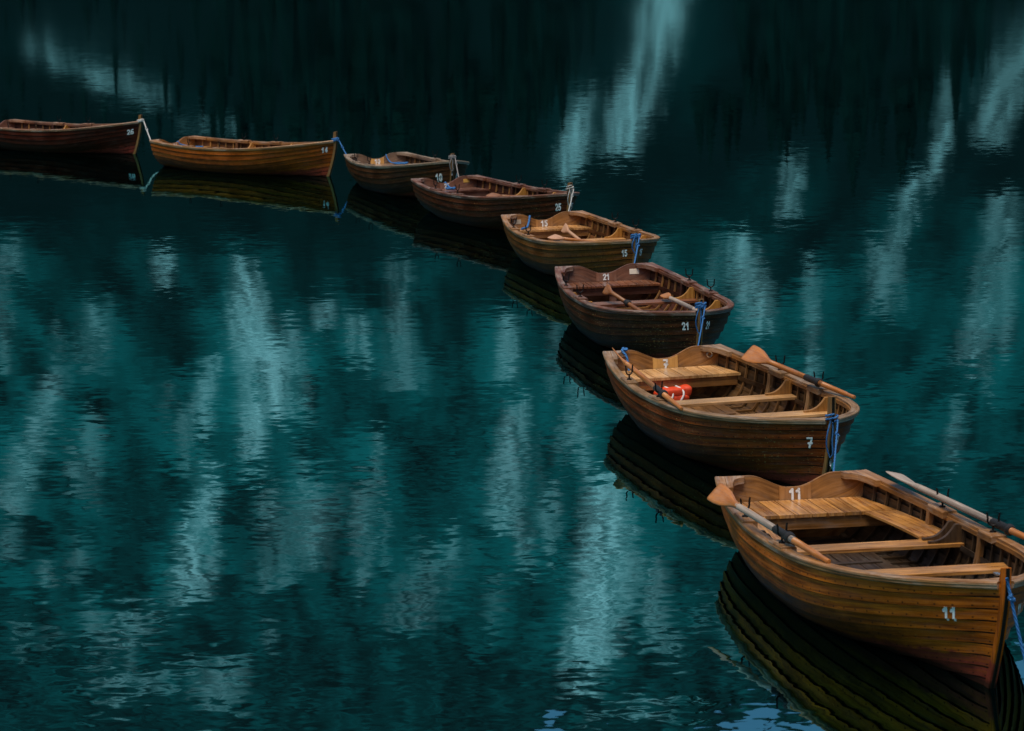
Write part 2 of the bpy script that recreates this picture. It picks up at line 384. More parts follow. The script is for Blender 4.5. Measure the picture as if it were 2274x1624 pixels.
# conifers on the hillside: one far-off wood
V, F = [], []; nv = 0
def tree(x, y, z, h, r):
    global nv
    n = 7
    for (z0, z1, rr) in ((.08, .5, 1.0), (.32, .74, .74), (.58, 1.0, .46)):
        ang = rng.random() * 6
        for j in range(n):
            a = ang + 2 * math.pi * j / n; q = r * rr * (.75 + .5 * rng.random())
            V.append((x + q * math.cos(a), y + q * math.sin(a), z + h * (z0 + .05 * (rng.random() - .5))))
        V.append((x, y, z + h * z1))
        for j in range(n): F.append((nv + j, nv + (j + 1) % n, nv + n))
        nv += n + 1
TAB = (np.arange(221, 900, 1.0), (214 * ((np.arange(221, 900, 1.0) - 220) / 480) ** 1.12) / np.arange(221, 900, 1.0))
tx = rng.uniform(-210, 210, 9000); ty = 219 + 480 * rng.random(9000) ** 1.25
rm = rock_mask(tx, ty); tz = hill_z(tx, ty)
azt = np.degrees(np.arctan2(tx, ty)); keep = (turf_mask(tx, ty) < .45) & (np.abs(azt) < 19)
dens = np.where(ty < 262, 1.0, np.where(ty < 275, .15, 0)) * np.where((wob(tx, ty, .06, 4) > .25) | (ty < 270), 1.0, .35)
for x, y, z, kp, dn in zip(tx, ty, tz, keep, dens):
    if not kp or rng.random() > dn: continue
    h = rng.uniform(4, 11) * (1 if y < 330 else .8)
    if x < -.11 * y: h *= .45
    # the chutes stay open: no tall tree stands before one
    yy = np.interp((z + h * np.array([.35, .7, 1.0])) / y, TAB[1], TAB[0])
    if rock_mask(x * yy / y, yy).max() > .25 and rng.random() < .93: continue
    tree(x, y, z - .5, h, h * rng.uniform(.11, .17))
for az, el in [(a, 0) for a in rng.uniform(3.5, 11, 26)]:          # sparse firs along the crest
    y = 690 + rng.uniform(-60, 30); x = y * math.tan(math.radians(az)); 
    h = rng.uniform(3, 8); tree(x, y, float(hill_z(np.array(x), np.array(y))) - .5, h, h * .16)
me = bpy.data.meshes.new('forest'); me.from_pydata(V, [], F)
k = NT('conifer_needles'); P = k.n('TexCoord').outputs['Object']
k.l(k.mix(k.ramp(k.noise(P, .12, 4, .7), .38, .66), TREE_DARK, TREE_LIGHT), k.p.inputs['Base Color']); k.p.inputs['Roughness'].default_value = .9
k.p.inputs['Specular IOR Level'].default_value = .1
me.materials.append(k.m)
forest = bpy.data.objects.new('forest', me); COL.objects.link(forest)
tag(forest, 'dark conifer wood on the slope across the lake', 'forest', kind='stuff')
# ---------------------------------------------------------------- the clinker rowing boat: its lines
L, WT, HT, HB, RK, BM, PW, SM = 4.6, .6029, .5470, .7072, .2050, .8233, 3.0952, .4857
def lerp(a, b, t): return a + (b - a) * t
def sstep(a, b, t): t = min(1, max(0, (t - a) / (b - a))); return t * t * (3 - 2 * t)
def breadth(t):
    return BM * (1 - max(0, (t - .42) / .58) ** PW) if t > .42 else BM - (BM - WT) * ((.42 - t) / .42) ** 2
def sheer(t):
    return SM + (HB - SM) * ((t - .35) / .65) ** 2 if t > .35 else SM + (HT - SM) * ((.35 - t) / .35) ** 2
def keel(t):
    return lerp(-.04, -.17, sstep(0, .35, t)) + .03 * sstep(.8, 1, t)
def section(t, s):
    """half breadth and height on the section at t; s runs from the sheer (0) to the keel (1)"""
    ph = s * math.pi / 2; w = sstep(.50, 1.0, t) ** 1.1; ws = 1 - sstep(0, .3, t)
    ya = max(0, math.cos(ph)) ** lerp(.62, .78, ws); za = math.sin(ph) ** .95
    yb = max(0, 1 - s) ** .82; zb = s
    y = breadth(t) * lerp(ya, yb, w); zg, zk = sheer(t), keel(t)
    return y + .02 * sstep(.7, 1, t), zg - (zg - zk) * lerp(za, zb, w)
def hull_xyz(t, s, side=1):
    y, z = section(t, s)
    xe = L - RK * (max(0, s) / .82) ** 1.5; x0 = .09 * s
    return Vector((x0 + (xe - x0) * t, side * y, z))
def hull_n(t, s, side=1):
    e = 1e-3; t0, t1 = max(0, t - e), min(1, t + e); s0, s1 = max(0, s - e), min(.985, s + e)
    n = (hull_xyz(t1, s0 if s1 == s else s, side) - hull_xyz(t0, s, side)).cross(hull_xyz(t, s1, side) - hull_xyz(t, s0, side))
    n.normalize()
    if n.y * side < 0 or (abs(n.y) < .02 and n.z > 0): n = -n
    return n
NS = 10                                                    # strakes a side
LAP = .020
def lap(t, f):                                             # how far a strake stands out at fraction f of its width
    return (f * LAP) * (1 - sstep(.93, .995, t)) + .001
def outer(t, s, side=1, extra=0.0):
    f = min(s * NS - math.floor(s * NS + 1e-6), 1)
    return hull_xyz(t, s, side) + hull_n(t, s, side) * (lap(t, f) + extra)
TH = .014; FLOOR = .05
def inner(t, s, side=1, extra=0.0):
    p = hull_xyz(t, s, side) - hull_n(t, s, side) * (TH + extra)
    p.z = max(p.z, FLOOR); p.y = max(p.y * side, .0) * side
    return p
TT = [i / 56 for i in range(57)]
def s_at(t, z):
    lo, hi = 0., 1.
    for _ in range(30):
        m = (lo + hi) / 2
        if section(t, m)[1] > z: lo = m
        else: hi = m
    return lo
_cache = {}
def cached(f):
    def g(*a):
        key = (f.__name__,) + a
        if key not in _cache: _cache[key] = f(*a)
        return _cache[key]
    return g

@cached
def hull_mesh():
    b = MB(); R = random.Random(3)
    for side in (1, -1):
        for kk in range(NS):
            tone = R.random(); o = R.randrange(40)
            sa, sb = kk / NS, (kk + 1) / NS
            P = []
            for f in (0, .15, .5, 1):
                s = lerp(sa, sb, f)
                P.append([hull_xyz(t, min(s, .999), side) + hull_n(t, min(s, .985), side) * lap(t, f) for t in TT])
            U = [o + f * .11 for f in (0, .15, .5, 1)]; V = [t * L + o for t in TT]
            # texture: u runs along the strake
            b2 = MB(); b2.grid(P, U, V, tone, True, flip=side < 0)
            for qi, (fc, uvs) in enumerate(zip(b2.f, b2.uv)): b.face([i + len(b.v) for i in fc], [(q[1], q[0]) for q in uvs], -1 if kk and qi < len(TT) - 1 else tone, True)  # top band of each strake coloured dark: lap shadow and dirt
            b.v += b2.v
            if kk < NS - 1:                                # the step under the lap
                Q = [P[-1], [hull_xyz(t, sb, side) + hull_n(t, sb, side) * lap(t, 0) for t in TT]]
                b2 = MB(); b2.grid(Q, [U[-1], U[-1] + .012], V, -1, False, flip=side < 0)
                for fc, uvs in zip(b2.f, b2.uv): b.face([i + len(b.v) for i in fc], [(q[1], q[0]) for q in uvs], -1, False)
                b.v += b2.v
    return b.mesh('hull')
@cached
def lining_mesh():
    b = MB(); R = random.Random(4)
    for side in (1, -1):
        for kk in range(NS):
            tone = R.random(); o = R.random() * 30; sa, sb = kk / NS, (kk + 1) / NS
            P = [[inner(t, min(lerp(sa, sb, f), .985), side, -lap(t, f) * .8) for t in TT[:-2]] for f in (0, .5, 1)]
            b2 = MB(); b2.grid(P, [o, o + .05, o + .1], [t * L + o for t in TT], tone, False, flip=side > 0)
            for fc, uvs in zip(b2.f, b2.uv): b.face([i + len(b.v) for i in fc], [(q[1], q[0]) for q in uvs], tone, False)
            b.v += b2.v
    for i in range(len(TT) - 3):                           # the bottom between the two sides
        t0, t1 = TT[i], TT[i + 1]
        p = [inner(t0, .985, 1), inner(t1, .985, 1), inner(t1, .985, -1), inner(t0, .985, -1)]
        n = len(b.v); b.v += [tuple(q) for q in p]; b.face([n, n + 3, n + 2, n + 1], [(q.x, q.y) for q in (p[0], p[3], p[2], p[1])], .3)
    return b.mesh('lining')
def sweep(b, prof, frames, tone, closed=True, ends=True):
    """prof in (outward, up); frames (point, outward)"""
    P = []; U = []; Ls = 0; pr = None
    for p, n in frames:
        if pr is not None: Ls += (p - pr).length
        pr = p; U.append(Ls); P.append([p + n * a + Vector((0, 0, c)) for a, c in prof])
    V = [0]
    for i in range(len(prof)): V.append(V[-1] + math.dist(prof[i], prof[(i + 1) % len(prof)]))
    n0 = len(b.v); m = len(prof)
    b.grid(P, U, V, tone, False, closed=closed)
    if ends:
        b.face([n0 + j for j in range(m)][::-1], [prof[j] for j in range(m)][::-1], tone)
        e = n0 + (len(P) - 1) * m; b.face([e + j for j in range(m)], [prof[j] for j in range(m)], tone)
def rail_frames(side, t0, t1, n, z=0.0, s=0.0):
    fr = []
    for i in range(n + 1):
        t = lerp(t0, t1, i / n); p = hull_xyz(t, s, side); q = hull_xyz(min(1, t + .004), s, side) - hull_xyz(max(0, t - .004), s, side)
        d = Vector((q.x, q.y, 0)).normalized(); o = Vector((d.y, -d.x, 0)) * (-side)
        fr.append((Vector((p.x, p.y, p.z + z)), o))
    return fr
@cached
def gunwale_mesh(side):
    b = MB()
    prof = [(-.040, .014), (.030, .016), (.037, .008), (.037, -.006), (.031, -.014), (.031, -.026), (.022, -.036), (.004, -.038), (.002, -.004), (-.040, -.004)]
    fr = rail_frames(side, 0, .997, 64)
    if side < 0: prof = prof[::-1]
    sweep(b, prof, fr, .6)
    return b.mesh('gunwale')
@cached
def inwale_mesh(side):
    b = MB(); prof = [(-.020, -.006), (-.046, -.006), (-.050, -.012), (-.050, -.044), (-.020, -.048)]
    if side > 0: prof = prof[::-1]
    sweep(b, prof[::-1], rail_frames(side, .02, .965, 56), .35)
    return b.mesh('inwale')
@cached
def stringer_mesh(side, zz):
    b = MB(); P = []
    for i in range(41):
        t = lerp(.03, .88, i / 40); s = s_at(t, zz + .12 * sstep(.5, 1, t)); p = inner(t, s, side, .016); n = hull_n(t, s, side)
        P.append([p + Vector((0, 0, .022)), p - n * .016 + Vector((0, 0, .022)), p - n * .016 - Vector((0, 0, .022)), p - Vector((0, 0, .022))])
    b.grid(P, [i * .1 for i in range(41)], [0, .016, .06, .076, .12], .4, False, closed=True, flip=side > 0)
    return b.mesh('stringer')
@cached
def rib_mesh(i):
    t = lerp(.05, .90, i / 20); b = MB(); hw = .014; tk = .020
    P = []
    for side, js in ((1, range(19)), (-1, range(18, -1, -1))):
        for j in js:
            s = lerp(.05, .93, j / 18); p = inner(t, s, side, -.002); n = hull_n(t, s, side); n.x = 0; n.normalize()
            a = Vector((1, 0, 0)) * hw
            if p.z <= FLOOR + .001: n = Vector((0, 0, -1))
            P.append([p - a, p - a - n * tk, p + a - n * tk, p + a])
    b.grid(P, [j * .06 for j in range(38)], [0, .014, .03, .044], .2 + .6 * ((i * 7) % 5) / 5, False)
    return b.mesh('rib')
DIP = .105
def transom_top(y):
    a = abs(y); return HT + .012 - DIP * (1 - sstep(.03, .36, a)) ** 1.0
def transom_bot(y):
    a = min(.999, abs(y) / (WT + .004)); lo, hi = 0., 1.
    for _ in range(40):
        m = (lo + hi) / 2
        if section(0, m)[0] > a * WT: lo = m
        else: hi = m
    return section(0, lo)[1]
@cached
def transom_mesh():
    b = MB(); N = 72; ys = [lerp(-WT, WT, (1 - math.cos(math.pi * i / N)) / 2) for i in range(N + 1)]
    xz = lambda z: .09 * (HT - z) / (HT + .04)
    F_, B_ = [], []
    for y in ys:
        zt, zb = transom_top(y), transom_bot(y); col = [zb + (zt - zb) * r / 8 for r in range(9)]
        B_.append([Vector((xz(z) - .004, y, z)) for z in col]); F_.append([Vector((xz(z) + .028, y, z)) for z in col])
    V = [r * .07 for r in range(9)]
    for G, fl in ((F_, False), (B_, True)):
        b.grid(G, ys, V, .5, False, flip=fl)
    b.grid([[q[-1] for q in B_], [q[-1] for q in F_]], [0, .03], ys, .6, False, flip=True)
    b.grid([[q[0] for q in B_], [q[0] for q in F_]], [0, .03], ys, .6, False)
    return b.mesh('transom')
def tx_face(y, z, d):                                      # a point d in front of the transom's inner face
    return Vector((.09 * (HT - z) / (HT + .04) + .028 + d, y, z))
@cached
def number_board_mesh(y0, y1):
    b = MB(); N = 8; ys = [lerp(y0, y1, i / N) for i in range(N + 1)]; z0 = .357
    top = [tx_face(y, transom_top(y) - .004, .010) for y in ys]; bot = [tx_face(y, z0, .010) for y in ys]
    tb = [tx_face(y, transom_top(y) - .004, 0) for y in ys]; bb = [tx_face(y, z0, 0) for y in ys]
    b.grid([bb, bot, top, tb], [0, .01, .08, .09], [y * .25 for y in ys], .8, False, flip=False)
    for i in (0, N):
        n = len(b.v); b.v += [tuple(q) for q in (bot[i], top[i], tb[i], bb[i])]; b.face([n, n + 1, n + 2, n + 3], [(0, 0), (.1, 0), (.1, .01), (0, .01)], .5)
    return b.mesh('number_board')
@cached
def quarter_knee_mesh(side):
    b = MB()                                               # arm along the side, arm along the transom, hollow between
    out = [(.0, .0), (.34, .0), (.335, .045), (.22, .055), (.11, .075), (.07, .11), (.058, .16), (.0, .165)]
    def to3(a, c, d):
        t = max(0, a / L); y = breadth(t) - .036 - c
        return Vector((a + .026, side * y, sheer(t) + d))
    pts = out if side < 0 else out[::-1]
    b.prism(pts, to3, -.036, .019, .65)
    return b.mesh('quarter_knee')
def inner_half(x, z):
    t = x / (L - .1); return inner(t, s_at(t, z), 1)[1]
def deck_plank(b, x0, x1, ya, yb, z, th, tone, lim):
    """a plank running fore and aft, trimmed to the side of the boat"""
    n = 6; top = []
    for i in range(n + 1):
        x = lerp(x0, x1, i / n); m = inner_half(x, z - th) - lim
        top.append((x, max(-m, min(m, ya)), max(-m, min(m, yb))))
    o = random.random() * 20
    P = [[Vector((x, a, z)), Vector((x, c, z)), Vector((x, c, z - th)), Vector((x, a, z - th))] for x, a, c in top]
    nb = len(b.v); b.grid(P, [x + o for x, _, _ in top], [0 + o, yb - ya + o, yb - ya + th + o, 2 * (yb - ya) + o], tone, False, closed=True)
    for e, fl in ((0, False), (n, True)):
        q = [nb + e * 4 + j for j in range(4)]
        b.face(q[::-1] if fl else q, [(o, o), (o + .02, o + .1), (o + .03, o + .1), (o + .03, o)], tone)
@cached
def stern_seat_mesh(x1, z, w):
    b = MB(); R = random.Random(int(x1 * 100)); y = -.84 + R.random() * .02
    while y < .84:
        deck_plank(b, .075, x1, y, y + w - .009, z, .022, R.random(), .018); y += w
    return b.mesh('stern_seat')
@cached
def seat_front_mesh(x1, z):
    b = MB(); m = inner_half(x1 - .03, z - .1) - .01
    b.box((x1 - .035, 0, z - .075), (.022, 2 * m, .10), None, .5, 1)
    return b.mesh('seat_front')
@cached
def seat_post_mesh(x1, z):
    b = MB(); b.box((x1 - .05, .02, (z - .12 + .06) / 2 + .0), (.03, .09, z - .12 - .06), None, .5, 2); return b.mesh('seat_post')
@cached
def side_bench_mesh(side, x0, x1, z):
    b = MB(); R = random.Random(8)
    for (da, db) in ((0, .125), (.13, .27)):
        n = 14; P = []; o = R.random() * 9
        for i in range(n + 1):
            x = lerp(x0, x1, i / n); m = inner_half(x, z - .02) - .012
            a, c = m - da, m - db
            P.append([Vector((x, side * a, z)), Vector((x, side * c, z)), Vector((x, side * c, z - .022)), Vector((x, side * a, z - .022))])
        nb = len(b.v); b.grid(P, [lerp(x0, x1, i / n) + o for i in range(n + 1)], [0, .13, .15, .28], R.random(), False, closed=True, flip=side > 0)
        for e, fl in ((0, side > 0), (n, side < 0)):
            q = [nb + e * 4 + j for j in range(4)]; b.face(q[::-1] if fl else q, [(o, 0), (o, .13), (o, .15), (o, .02)], .5)
    return b.mesh('side_bench')
@cached
def thwart_mesh(x, w, z):
    b = MB(); n = 2; pts = []
    ya = inner_half(x - w / 2, z - .02) - .004; yb = inner_half(x + w / 2, z - .02) - .004
    out = [(x - w / 2, -ya), (x + w / 2, -yb), (x + w / 2, yb), (x - w / 2, ya)]
    b.prism(out, lambda a, c, d: Vector((a, c, z + d)), -.032, 0, .6, 1)
    return b.mesh('thwart')
@cached
def thwart_knee_mesh(x, side, z):
    b = MB(); t = x / (L - .1); top = sheer(t) - .012; m = inner_half(x, z + .01) - .012; mt = inner_half(x, top) - .052
    out = []
    N = 10
    for i in range(N + 1):                                 # hollow inner face from the foot on the thwart up to the rail
        f = i / N; out.append((lerp(m - .27, mt - .035, f ** .62 if f else 0), lerp(z + .018, top, f ** 1.75)))
    out.append((mt, top))
    for i in range(7): 
        zz = lerp(top, z, i / 6); out.append((inner_half(x, zz) - (.052 if i == 0 else .016), zz))
    out.append((m - .27, z))
    pts = out if side > 0 else out[::-1]
    b.prism(pts, lambda a, c, d: Vector((x + d, side * a, c)), -.017, .017, .7, 1)
    return b.mesh('thwart_knee')
@cached
def frame_board_mesh(x, side, w):
    b = MB(); t = x / (L - .1); P = []
    for i in range(9):
        z = lerp(sheer(t) - .02, .20, i / 8); y = inner_half(x, z) - .014; d = .022 + .022 * (i < 1)
        P.append([Vector((x - w / 2, side * y, z)), Vector((x - w / 2, side * (y - .036), z)), Vector((x + w / 2, side * (y - .036), z)), Vector((x + w / 2, side * y, z))])
    nb = len(b.v); b.grid(P, [i * .05 for i in range(9)], [0, .03, .1, .13, .2], .55, False, closed=True, flip=side < 0)
    b.face([nb, nb + 1, nb + 2, nb + 3], [(0, 0), (0, .03), (.1, .03), (.1, 0)], .5)
    return b.mesh('frame_board')
@cached
def floorboards_mesh():
    b = MB(); R = random.Random(5)
    for y in (-.44, -.32, -.20, -.08, .04, .16, .28):
        n = 8; P = []; o = R.random() * 9; x0, x1 = .75, 3.55 - abs(y + .06) * 1.2
        P = [[Vector((lerp(x0, x1, i / n), y, .085)), Vector((lerp(x0, x1, i / n), y + .112, .085)), Vector((lerp(x0, x1, i / n), y + .112, .068)), Vector((lerp(x0, x1, i / n), y, .068))] for i in range(n + 1)]
        nb = len(b.v); b.grid(P, [lerp(x0, x1, i / n) + o for i in range(n + 1)], [0, .11, .13, .24], R.random(), False, closed=True)
        b.face([nb + n * 4 + j for j in range(4)][::-1], [(o, 0), (o, .1), (o, .12), (o, .02)], .4)
    for x in (1.25, 2.35, 3.1): b.box((x, -.02, .091), (.05, .72, .012), None, .3, 1)
    return b.mesh('floorboards')
@cached
def oarlock_pad_mesh(x, side):
    b = MB(); t = x / L
    prof = [(-.085, -.03), (-.085, .018), (-.075, .030), (.028, .032), (.034, .022), (.034, .0)]
    prof = prof if side > 0 else prof[::-1]
    sweep(b, prof[::-1], rail_frames(side, t - .032, t + .032, 4), .45)
    return b.mesh('oarlock_pad')
@cached
def rowlock_mesh(x, side, turn):
    b = MB(); t = x / L; p = hull_xyz(t, 0, side); c = Vector((p.x, p.y - side * .022, p.z + .03))
    b.tube([c, c + Vector((0, 0, .012))], [.026, .022], 10)
    b.tube([c, c + Vector((0, 0, .05))], .0085, 8)
    ca, sa = math.cos(turn), math.sin(turn); r = .040; pts = []
    for i in range(15):
        a = math.radians(lerp(-220, 40, i / 14)); pts.append((r * math.cos(a), r * math.sin(a)))
    pts = [(-.030, .085), (-.0275, .055)] + pts[1:-1] + [(.0275, .055), (.030, .085)]
    pts = [(-.047, .056), (-.043, .042)] + [(r * math.cos(math.radians(a)), r * math.sin(math.radians(a)) ) for a in (165, 180, 200, 225, 250, 270, 290, 315, 340, 360, 375)] + [(.043, .042), (.047, .056)]
    pts = [(a, q if i in (0, 1, 13, 14) else q) for i, (a, q) in enumerate(pts)]
    b.tube([c + Vector((sa * a, ca * a, .09 + q)) for a, q in pts], [.005] + [.0075] * 13 + [.005], 7)
    return b.mesh('rowlock')
@cached
def stem_mesh(head):
    b = MB(); prof = []
    for i in range(15):
        s = lerp(0, 1.0, i / 14); p = hull_xyz(1, s); prof.append((p.x, p.z))
    top = HB + head
    fwd = [(prof[0][0] + .045, top)] + [(x + .045, z) for x, z in prof]
    back = [(x - .055, z) for x, z in prof][::-1] + [(prof[0][0] - .035, HB + .03), (prof[0][0] - .02, top - .015)]
    out = fwd + back
    b.prism(out, lambda a, c, d: Vector((a, d * (1.0 if a < L - .3 or True else 1), c)), -.027, .027, .5, 1)
    return b.mesh('stem')
@cached
def stem_band_mesh(head):
    b = MB(); P = []
    ss = [lerp(-.0, .98, i / 16) for i in range(17)]
    pts = [(hull_xyz(1, 0).x + .046, HB + head * .96)] + [(hull_xyz(1, s).x + .046, hull_xyz(1, s).z) for s in ss]
    P = [[Vector((x, -.013, z)), Vector((x + .006, -.009, z)), Vector((x + .006, .009, z)), Vector((x, .013, z))] for x, z in pts]
    b.grid(P, [i * .05 for i in range(len(pts))], [0, .01, .02, .03], .5, False)
    return b.mesh('stem_band')
@cached
def breasthook_mesh():
    b = MB(); out = []
    for i in range(9):
        t = lerp(.885, .985, i / 8); p = hull_xyz(t, 0); out.append((p.x, -(max(0.01, p.y - .03))))
    for i in range(9):
        t = lerp(.985, .885, i / 8); p = hull_xyz(t, 0); out.append((p.x, max(.01, p.y - .03)))
    out.append((4.16, 0))
    b.prism(out, lambda a, c, d: Vector((a, c, sheer(a / L) - .012 + d)), -.03, .0, .6, 0)
    return b.mesh('breasthook')

# ---------------------------------------------------------------- numbers
def arc(cx_, cy_, rx_, ry_, a0, a1, n=18):
    return [(cx_ + rx_ * math.cos(math.radians(lerp(a0, a1, i / n))), cy_ + ry_ * math.sin(math.radians(lerp(a0, a1, i / n)))) for i in range(n + 1)]
GLYPH = {
    '0': [arc(.30, .5, .20, .41, 0, 360, 36)],
    '1': [[(.10, .70), (.24, .78), (.33, .92), (.33, .05)]],
    '2': [arc(.30, .68, .20, .23, 165, -30) + [(.10, .09), (.52, .09)]],
    '4': [[(.52, .30), (.07, .30), (.38, .92), (.38, .05)]],
    '5': [[(.49, .91), (.16, .91), (.13, .53)] + arc(.28, .34, .22, .25, 125, -150)],
    '6': [arc(.30, .30, .20, .22, 0, 360, 30), [(.10, .32)] + arc(.34, .52, .24, .40, 180, 70)],
    '7': [[(.06, .91), (.52, .91), (.26, .05)], [(.18, .46), (.52, .46)]],
}
def number_mesh(text, to3, h, asp=.78, bold=.085):
    """painted digits as small tiles laid on a curved face; to3(a, b) with a along the text and b up, both in metres"""
    b = MB(); NX, NY = 26, 36; adv = .66; tot = adv * len(text) - .06
    for gi, ch in enumerate(text):
        segs = [(p, q) for st in GLYPH[ch] for p, q in zip(st[:-1], st[1:])]
        inside = {}
        for i in range(NX):
            for j in range(NY):
                x, y = (i + .5) / NX * .62, (j + .5) / NY
                d = 9
                for (x0, y0), (x1, y1) in segs:
                    dx, dy = x1 - x0, y1 - y0; q = dx * dx + dy * dy
                    u = min(1, max(0, ((x - x0) * dx + (y - y0) * dy) / q)) if q else 0
                    d = min(d, math.hypot(x - x0 - u * dx, y - y0 - u * dy))
                if d < bold: inside[(i, j)] = 1
        vid = {}
        for (i, j) in inside:
            q = []
            for di, dj in ((0, 0), (1, 0), (1, 1), (0, 1)):
                key = (i + di, j + dj)
                if key not in vid:
                    vid[key] = len(b.v); a = ((key[0] / NX * .62) + gi * adv - tot / 2) * h * asp; c = (key[1] / NY - .5) * h
                    b.v.append(tuple(to3(a, c)))
                q.append(vid[key])
            b.face(q, [(i * .01, j * .01), (i * .01 + .01, j * .01), (i * .01 + .01, j * .01 + .01), (i * .01, j * .01 + .01)], .5)
    return b.mesh('painted_number')
def hull_number(text, side, x, drop, h, asp):
    def to3(a, c):
        t = min(.992, (x - side * a * 1.0) / (L - .10)); z = sheer(t) - drop + c
        return outer(t, s_at(t, z), side, .0035)
    return number_mesh(text, to3, h, asp, .105)

# ---------------------------------------------------------------- wood of each boat
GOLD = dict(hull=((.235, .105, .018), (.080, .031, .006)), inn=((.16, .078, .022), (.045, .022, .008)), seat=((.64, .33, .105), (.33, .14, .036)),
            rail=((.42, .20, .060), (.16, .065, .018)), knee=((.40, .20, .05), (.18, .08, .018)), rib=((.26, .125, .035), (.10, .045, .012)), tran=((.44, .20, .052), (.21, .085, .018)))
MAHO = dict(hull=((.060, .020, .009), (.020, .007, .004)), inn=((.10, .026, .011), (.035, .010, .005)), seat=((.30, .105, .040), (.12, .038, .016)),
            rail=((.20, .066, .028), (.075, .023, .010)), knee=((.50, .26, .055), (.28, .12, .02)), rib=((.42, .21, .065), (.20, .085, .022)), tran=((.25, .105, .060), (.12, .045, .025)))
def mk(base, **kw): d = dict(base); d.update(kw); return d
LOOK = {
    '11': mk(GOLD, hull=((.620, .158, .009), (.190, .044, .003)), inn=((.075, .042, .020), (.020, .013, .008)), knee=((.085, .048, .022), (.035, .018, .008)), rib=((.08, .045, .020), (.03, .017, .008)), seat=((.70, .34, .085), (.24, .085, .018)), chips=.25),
    '7': mk(GOLD, seat=((.78, .47, .20), (.42, .20, .06)), hull=((.270, .060, .007), (.085, .018, .003)), rail=((.36, .21, .10), (.14, .075, .03)), chips=.7),
    '21': mk(MAHO, hull=((.105, .030, .006), (.036, .010, .003)), chips=.9),
    '15': mk(GOLD, hull=((.240, .083, .011), (.090, .028, .004)), seat=((.78, .43, .15), (.38, .16, .04)), inn=((.24, .09, .024), (.09, .032, .008)), knee=((.55, .28, .06), (.30, .13, .022)), rib=((.40, .20, .055), (.18, .08, .02)), chips=.5),
    '25': mk(MAHO, hull=((.105, .024, .005), (.036, .008, .002)), chips=.6, seat=((.20, .085, .055), (.09, .034, .022))),
    '10': mk(GOLD, hull=((.105, .034, .007), (.034, .010, .003)), seat=((.50, .30, .16), (.25, .13, .06)), tran=((.27, .17, .11), (.14, .08, .045)), rail=((.34, .24, .16), (.13, .08, .045)), inn=((.09, .045, .018), (.03, .015, .007)), knee=((.45, .24, .06), (.22, .1, .02)), chips=.3),
    '14': mk(GOLD, hull=((.440, .105, .009), (.170, .038, .004)), inn=((.26, .095, .022), (.10, .034, .008)), rail=((.42, .20, .065), (.18, .075, .02)), rib=((.50, .25, .07), (.25, .11, .025)), knee=((.55, .28, .07), (.30, .13, .025)), chips=.1),
    '26': mk(MAHO, hull=((.085, .014, .005), (.030, .005, .002)), rail=((.36, .17, .085), (.14, .06, .028)), chips=.0),
}
METAL = plain('black_iron', (.012, .012, .013), .45, .6)
BAND = plain('dark_bronze_band', (.03, .026, .02), .4, .8)
BRASS = plain('worn_brass', (.42, .28, .08), .4, .9)
STEEL = plain('galvanised_steel', (.55, .56, .58), .35, .9)
WHITE = paint_mat('white_number_paint', (.78, .80, .82))
POSTWOOD = wood('post_wood', (.33, .16, .035), (.14, .06, .014), .45, .2)
LIGHTBOARD = wood('pale_board', (.66, .36, .10), (.40, .19, .045), .45, .1, coat=.1)
RED = (.30, .050, .034)
BLUE = rope_mat('blue_rope', (.035, .20, .55)); WROPE = rope_mat('white_rope', (.62, .64, .64)); GREY = rope_mat('grey_rope', (.34, .32, .33))
DARKTAPE = plain('black_tape', (.012, .012, .013), .6)

BOATS = {   # x, y, heading, length factor, trim, heel, post height (from matching the picture)
    '11': (2.237, 20.469, -78.63, .975, .897, -.601, .113), '7': (1.548, 26.371, -75.152, 1.007, -.607, .268, .216),
    '21': (1.187, 32.796, -78.961, 1.011, -.995, .122, .156), '15': (.486, 38.969, -75.052, 1.005, -.408, .48, .12),
    '25': (-1.125, 44.705, -63.498, 1.004, -.355, -.229, .179), '10': (-2.577, 50.047, -69.764, .986, .916, -.43, .142),
    '14': (-6.968, 53.821, -40.157, 1.015, .011, .01, .184), '26': (-11.695, 59.142, -36.225, .999, .091, .161, .153)}
def boat_matrix(n):
    x, y, a, sc, tr, he, _ = BOATS[n]; R = math.radians
    return (Matrix.Translation((x, y, 0)) @ Matrix.Rotation(R(a), 4, 'Z') @ Matrix.Translation((L / 2, 0, 0)) @ Matrix.Rotation(-R(tr), 4, 'Y')
            @ Matrix.Translation((-L / 2, 0, 0)) @ Matrix.Rotation(R(he), 4, 'X') @ Matrix.Diagonal((sc, 1, 1, 1)))
BM4 = {n: boat_matrix(n) for n in BOATS}
# seat depth, seat plank width, thwart x, second thwart x or None, rowlock x, hull number (x, drop, height, aspect), transom number height
PLAN = {
    '11': (.64, .135, 1.72, 2.76, (1.36, 2.36), (4.19, .22, .105, 0.769), .095),
    '7': (.55, .150, 1.70, None, (1.34, 2.31), (4.36, .205, .105, 0.743), .100),
    '21': (.44, .105, 1.58, None, (1.27, 2.16), (4.37, .155, .092, 0.716), .080),
    '15': (.44, .075, 1.60, None, (1.22, 2.12), (4.385, .165, .095, 0.567), .092),
    '25': (.48, .105, 1.62, None, (1.30, 2.20), (4.37, .205, .120, 0.540), .085),
    '10': (.50, .110, 1.62, None, (1.30, 2.20), (4.29, .275, .155, 0.634), .100),
    '14': (.50, .110, 1.62, None, (1.30, 2.20), (4.36, .155, .108, 0.743), .09),
    '26': (.50, .110, 1.62, None, (1.30, 2.20), (4.35, .20, .115, 0.837), .09),
}
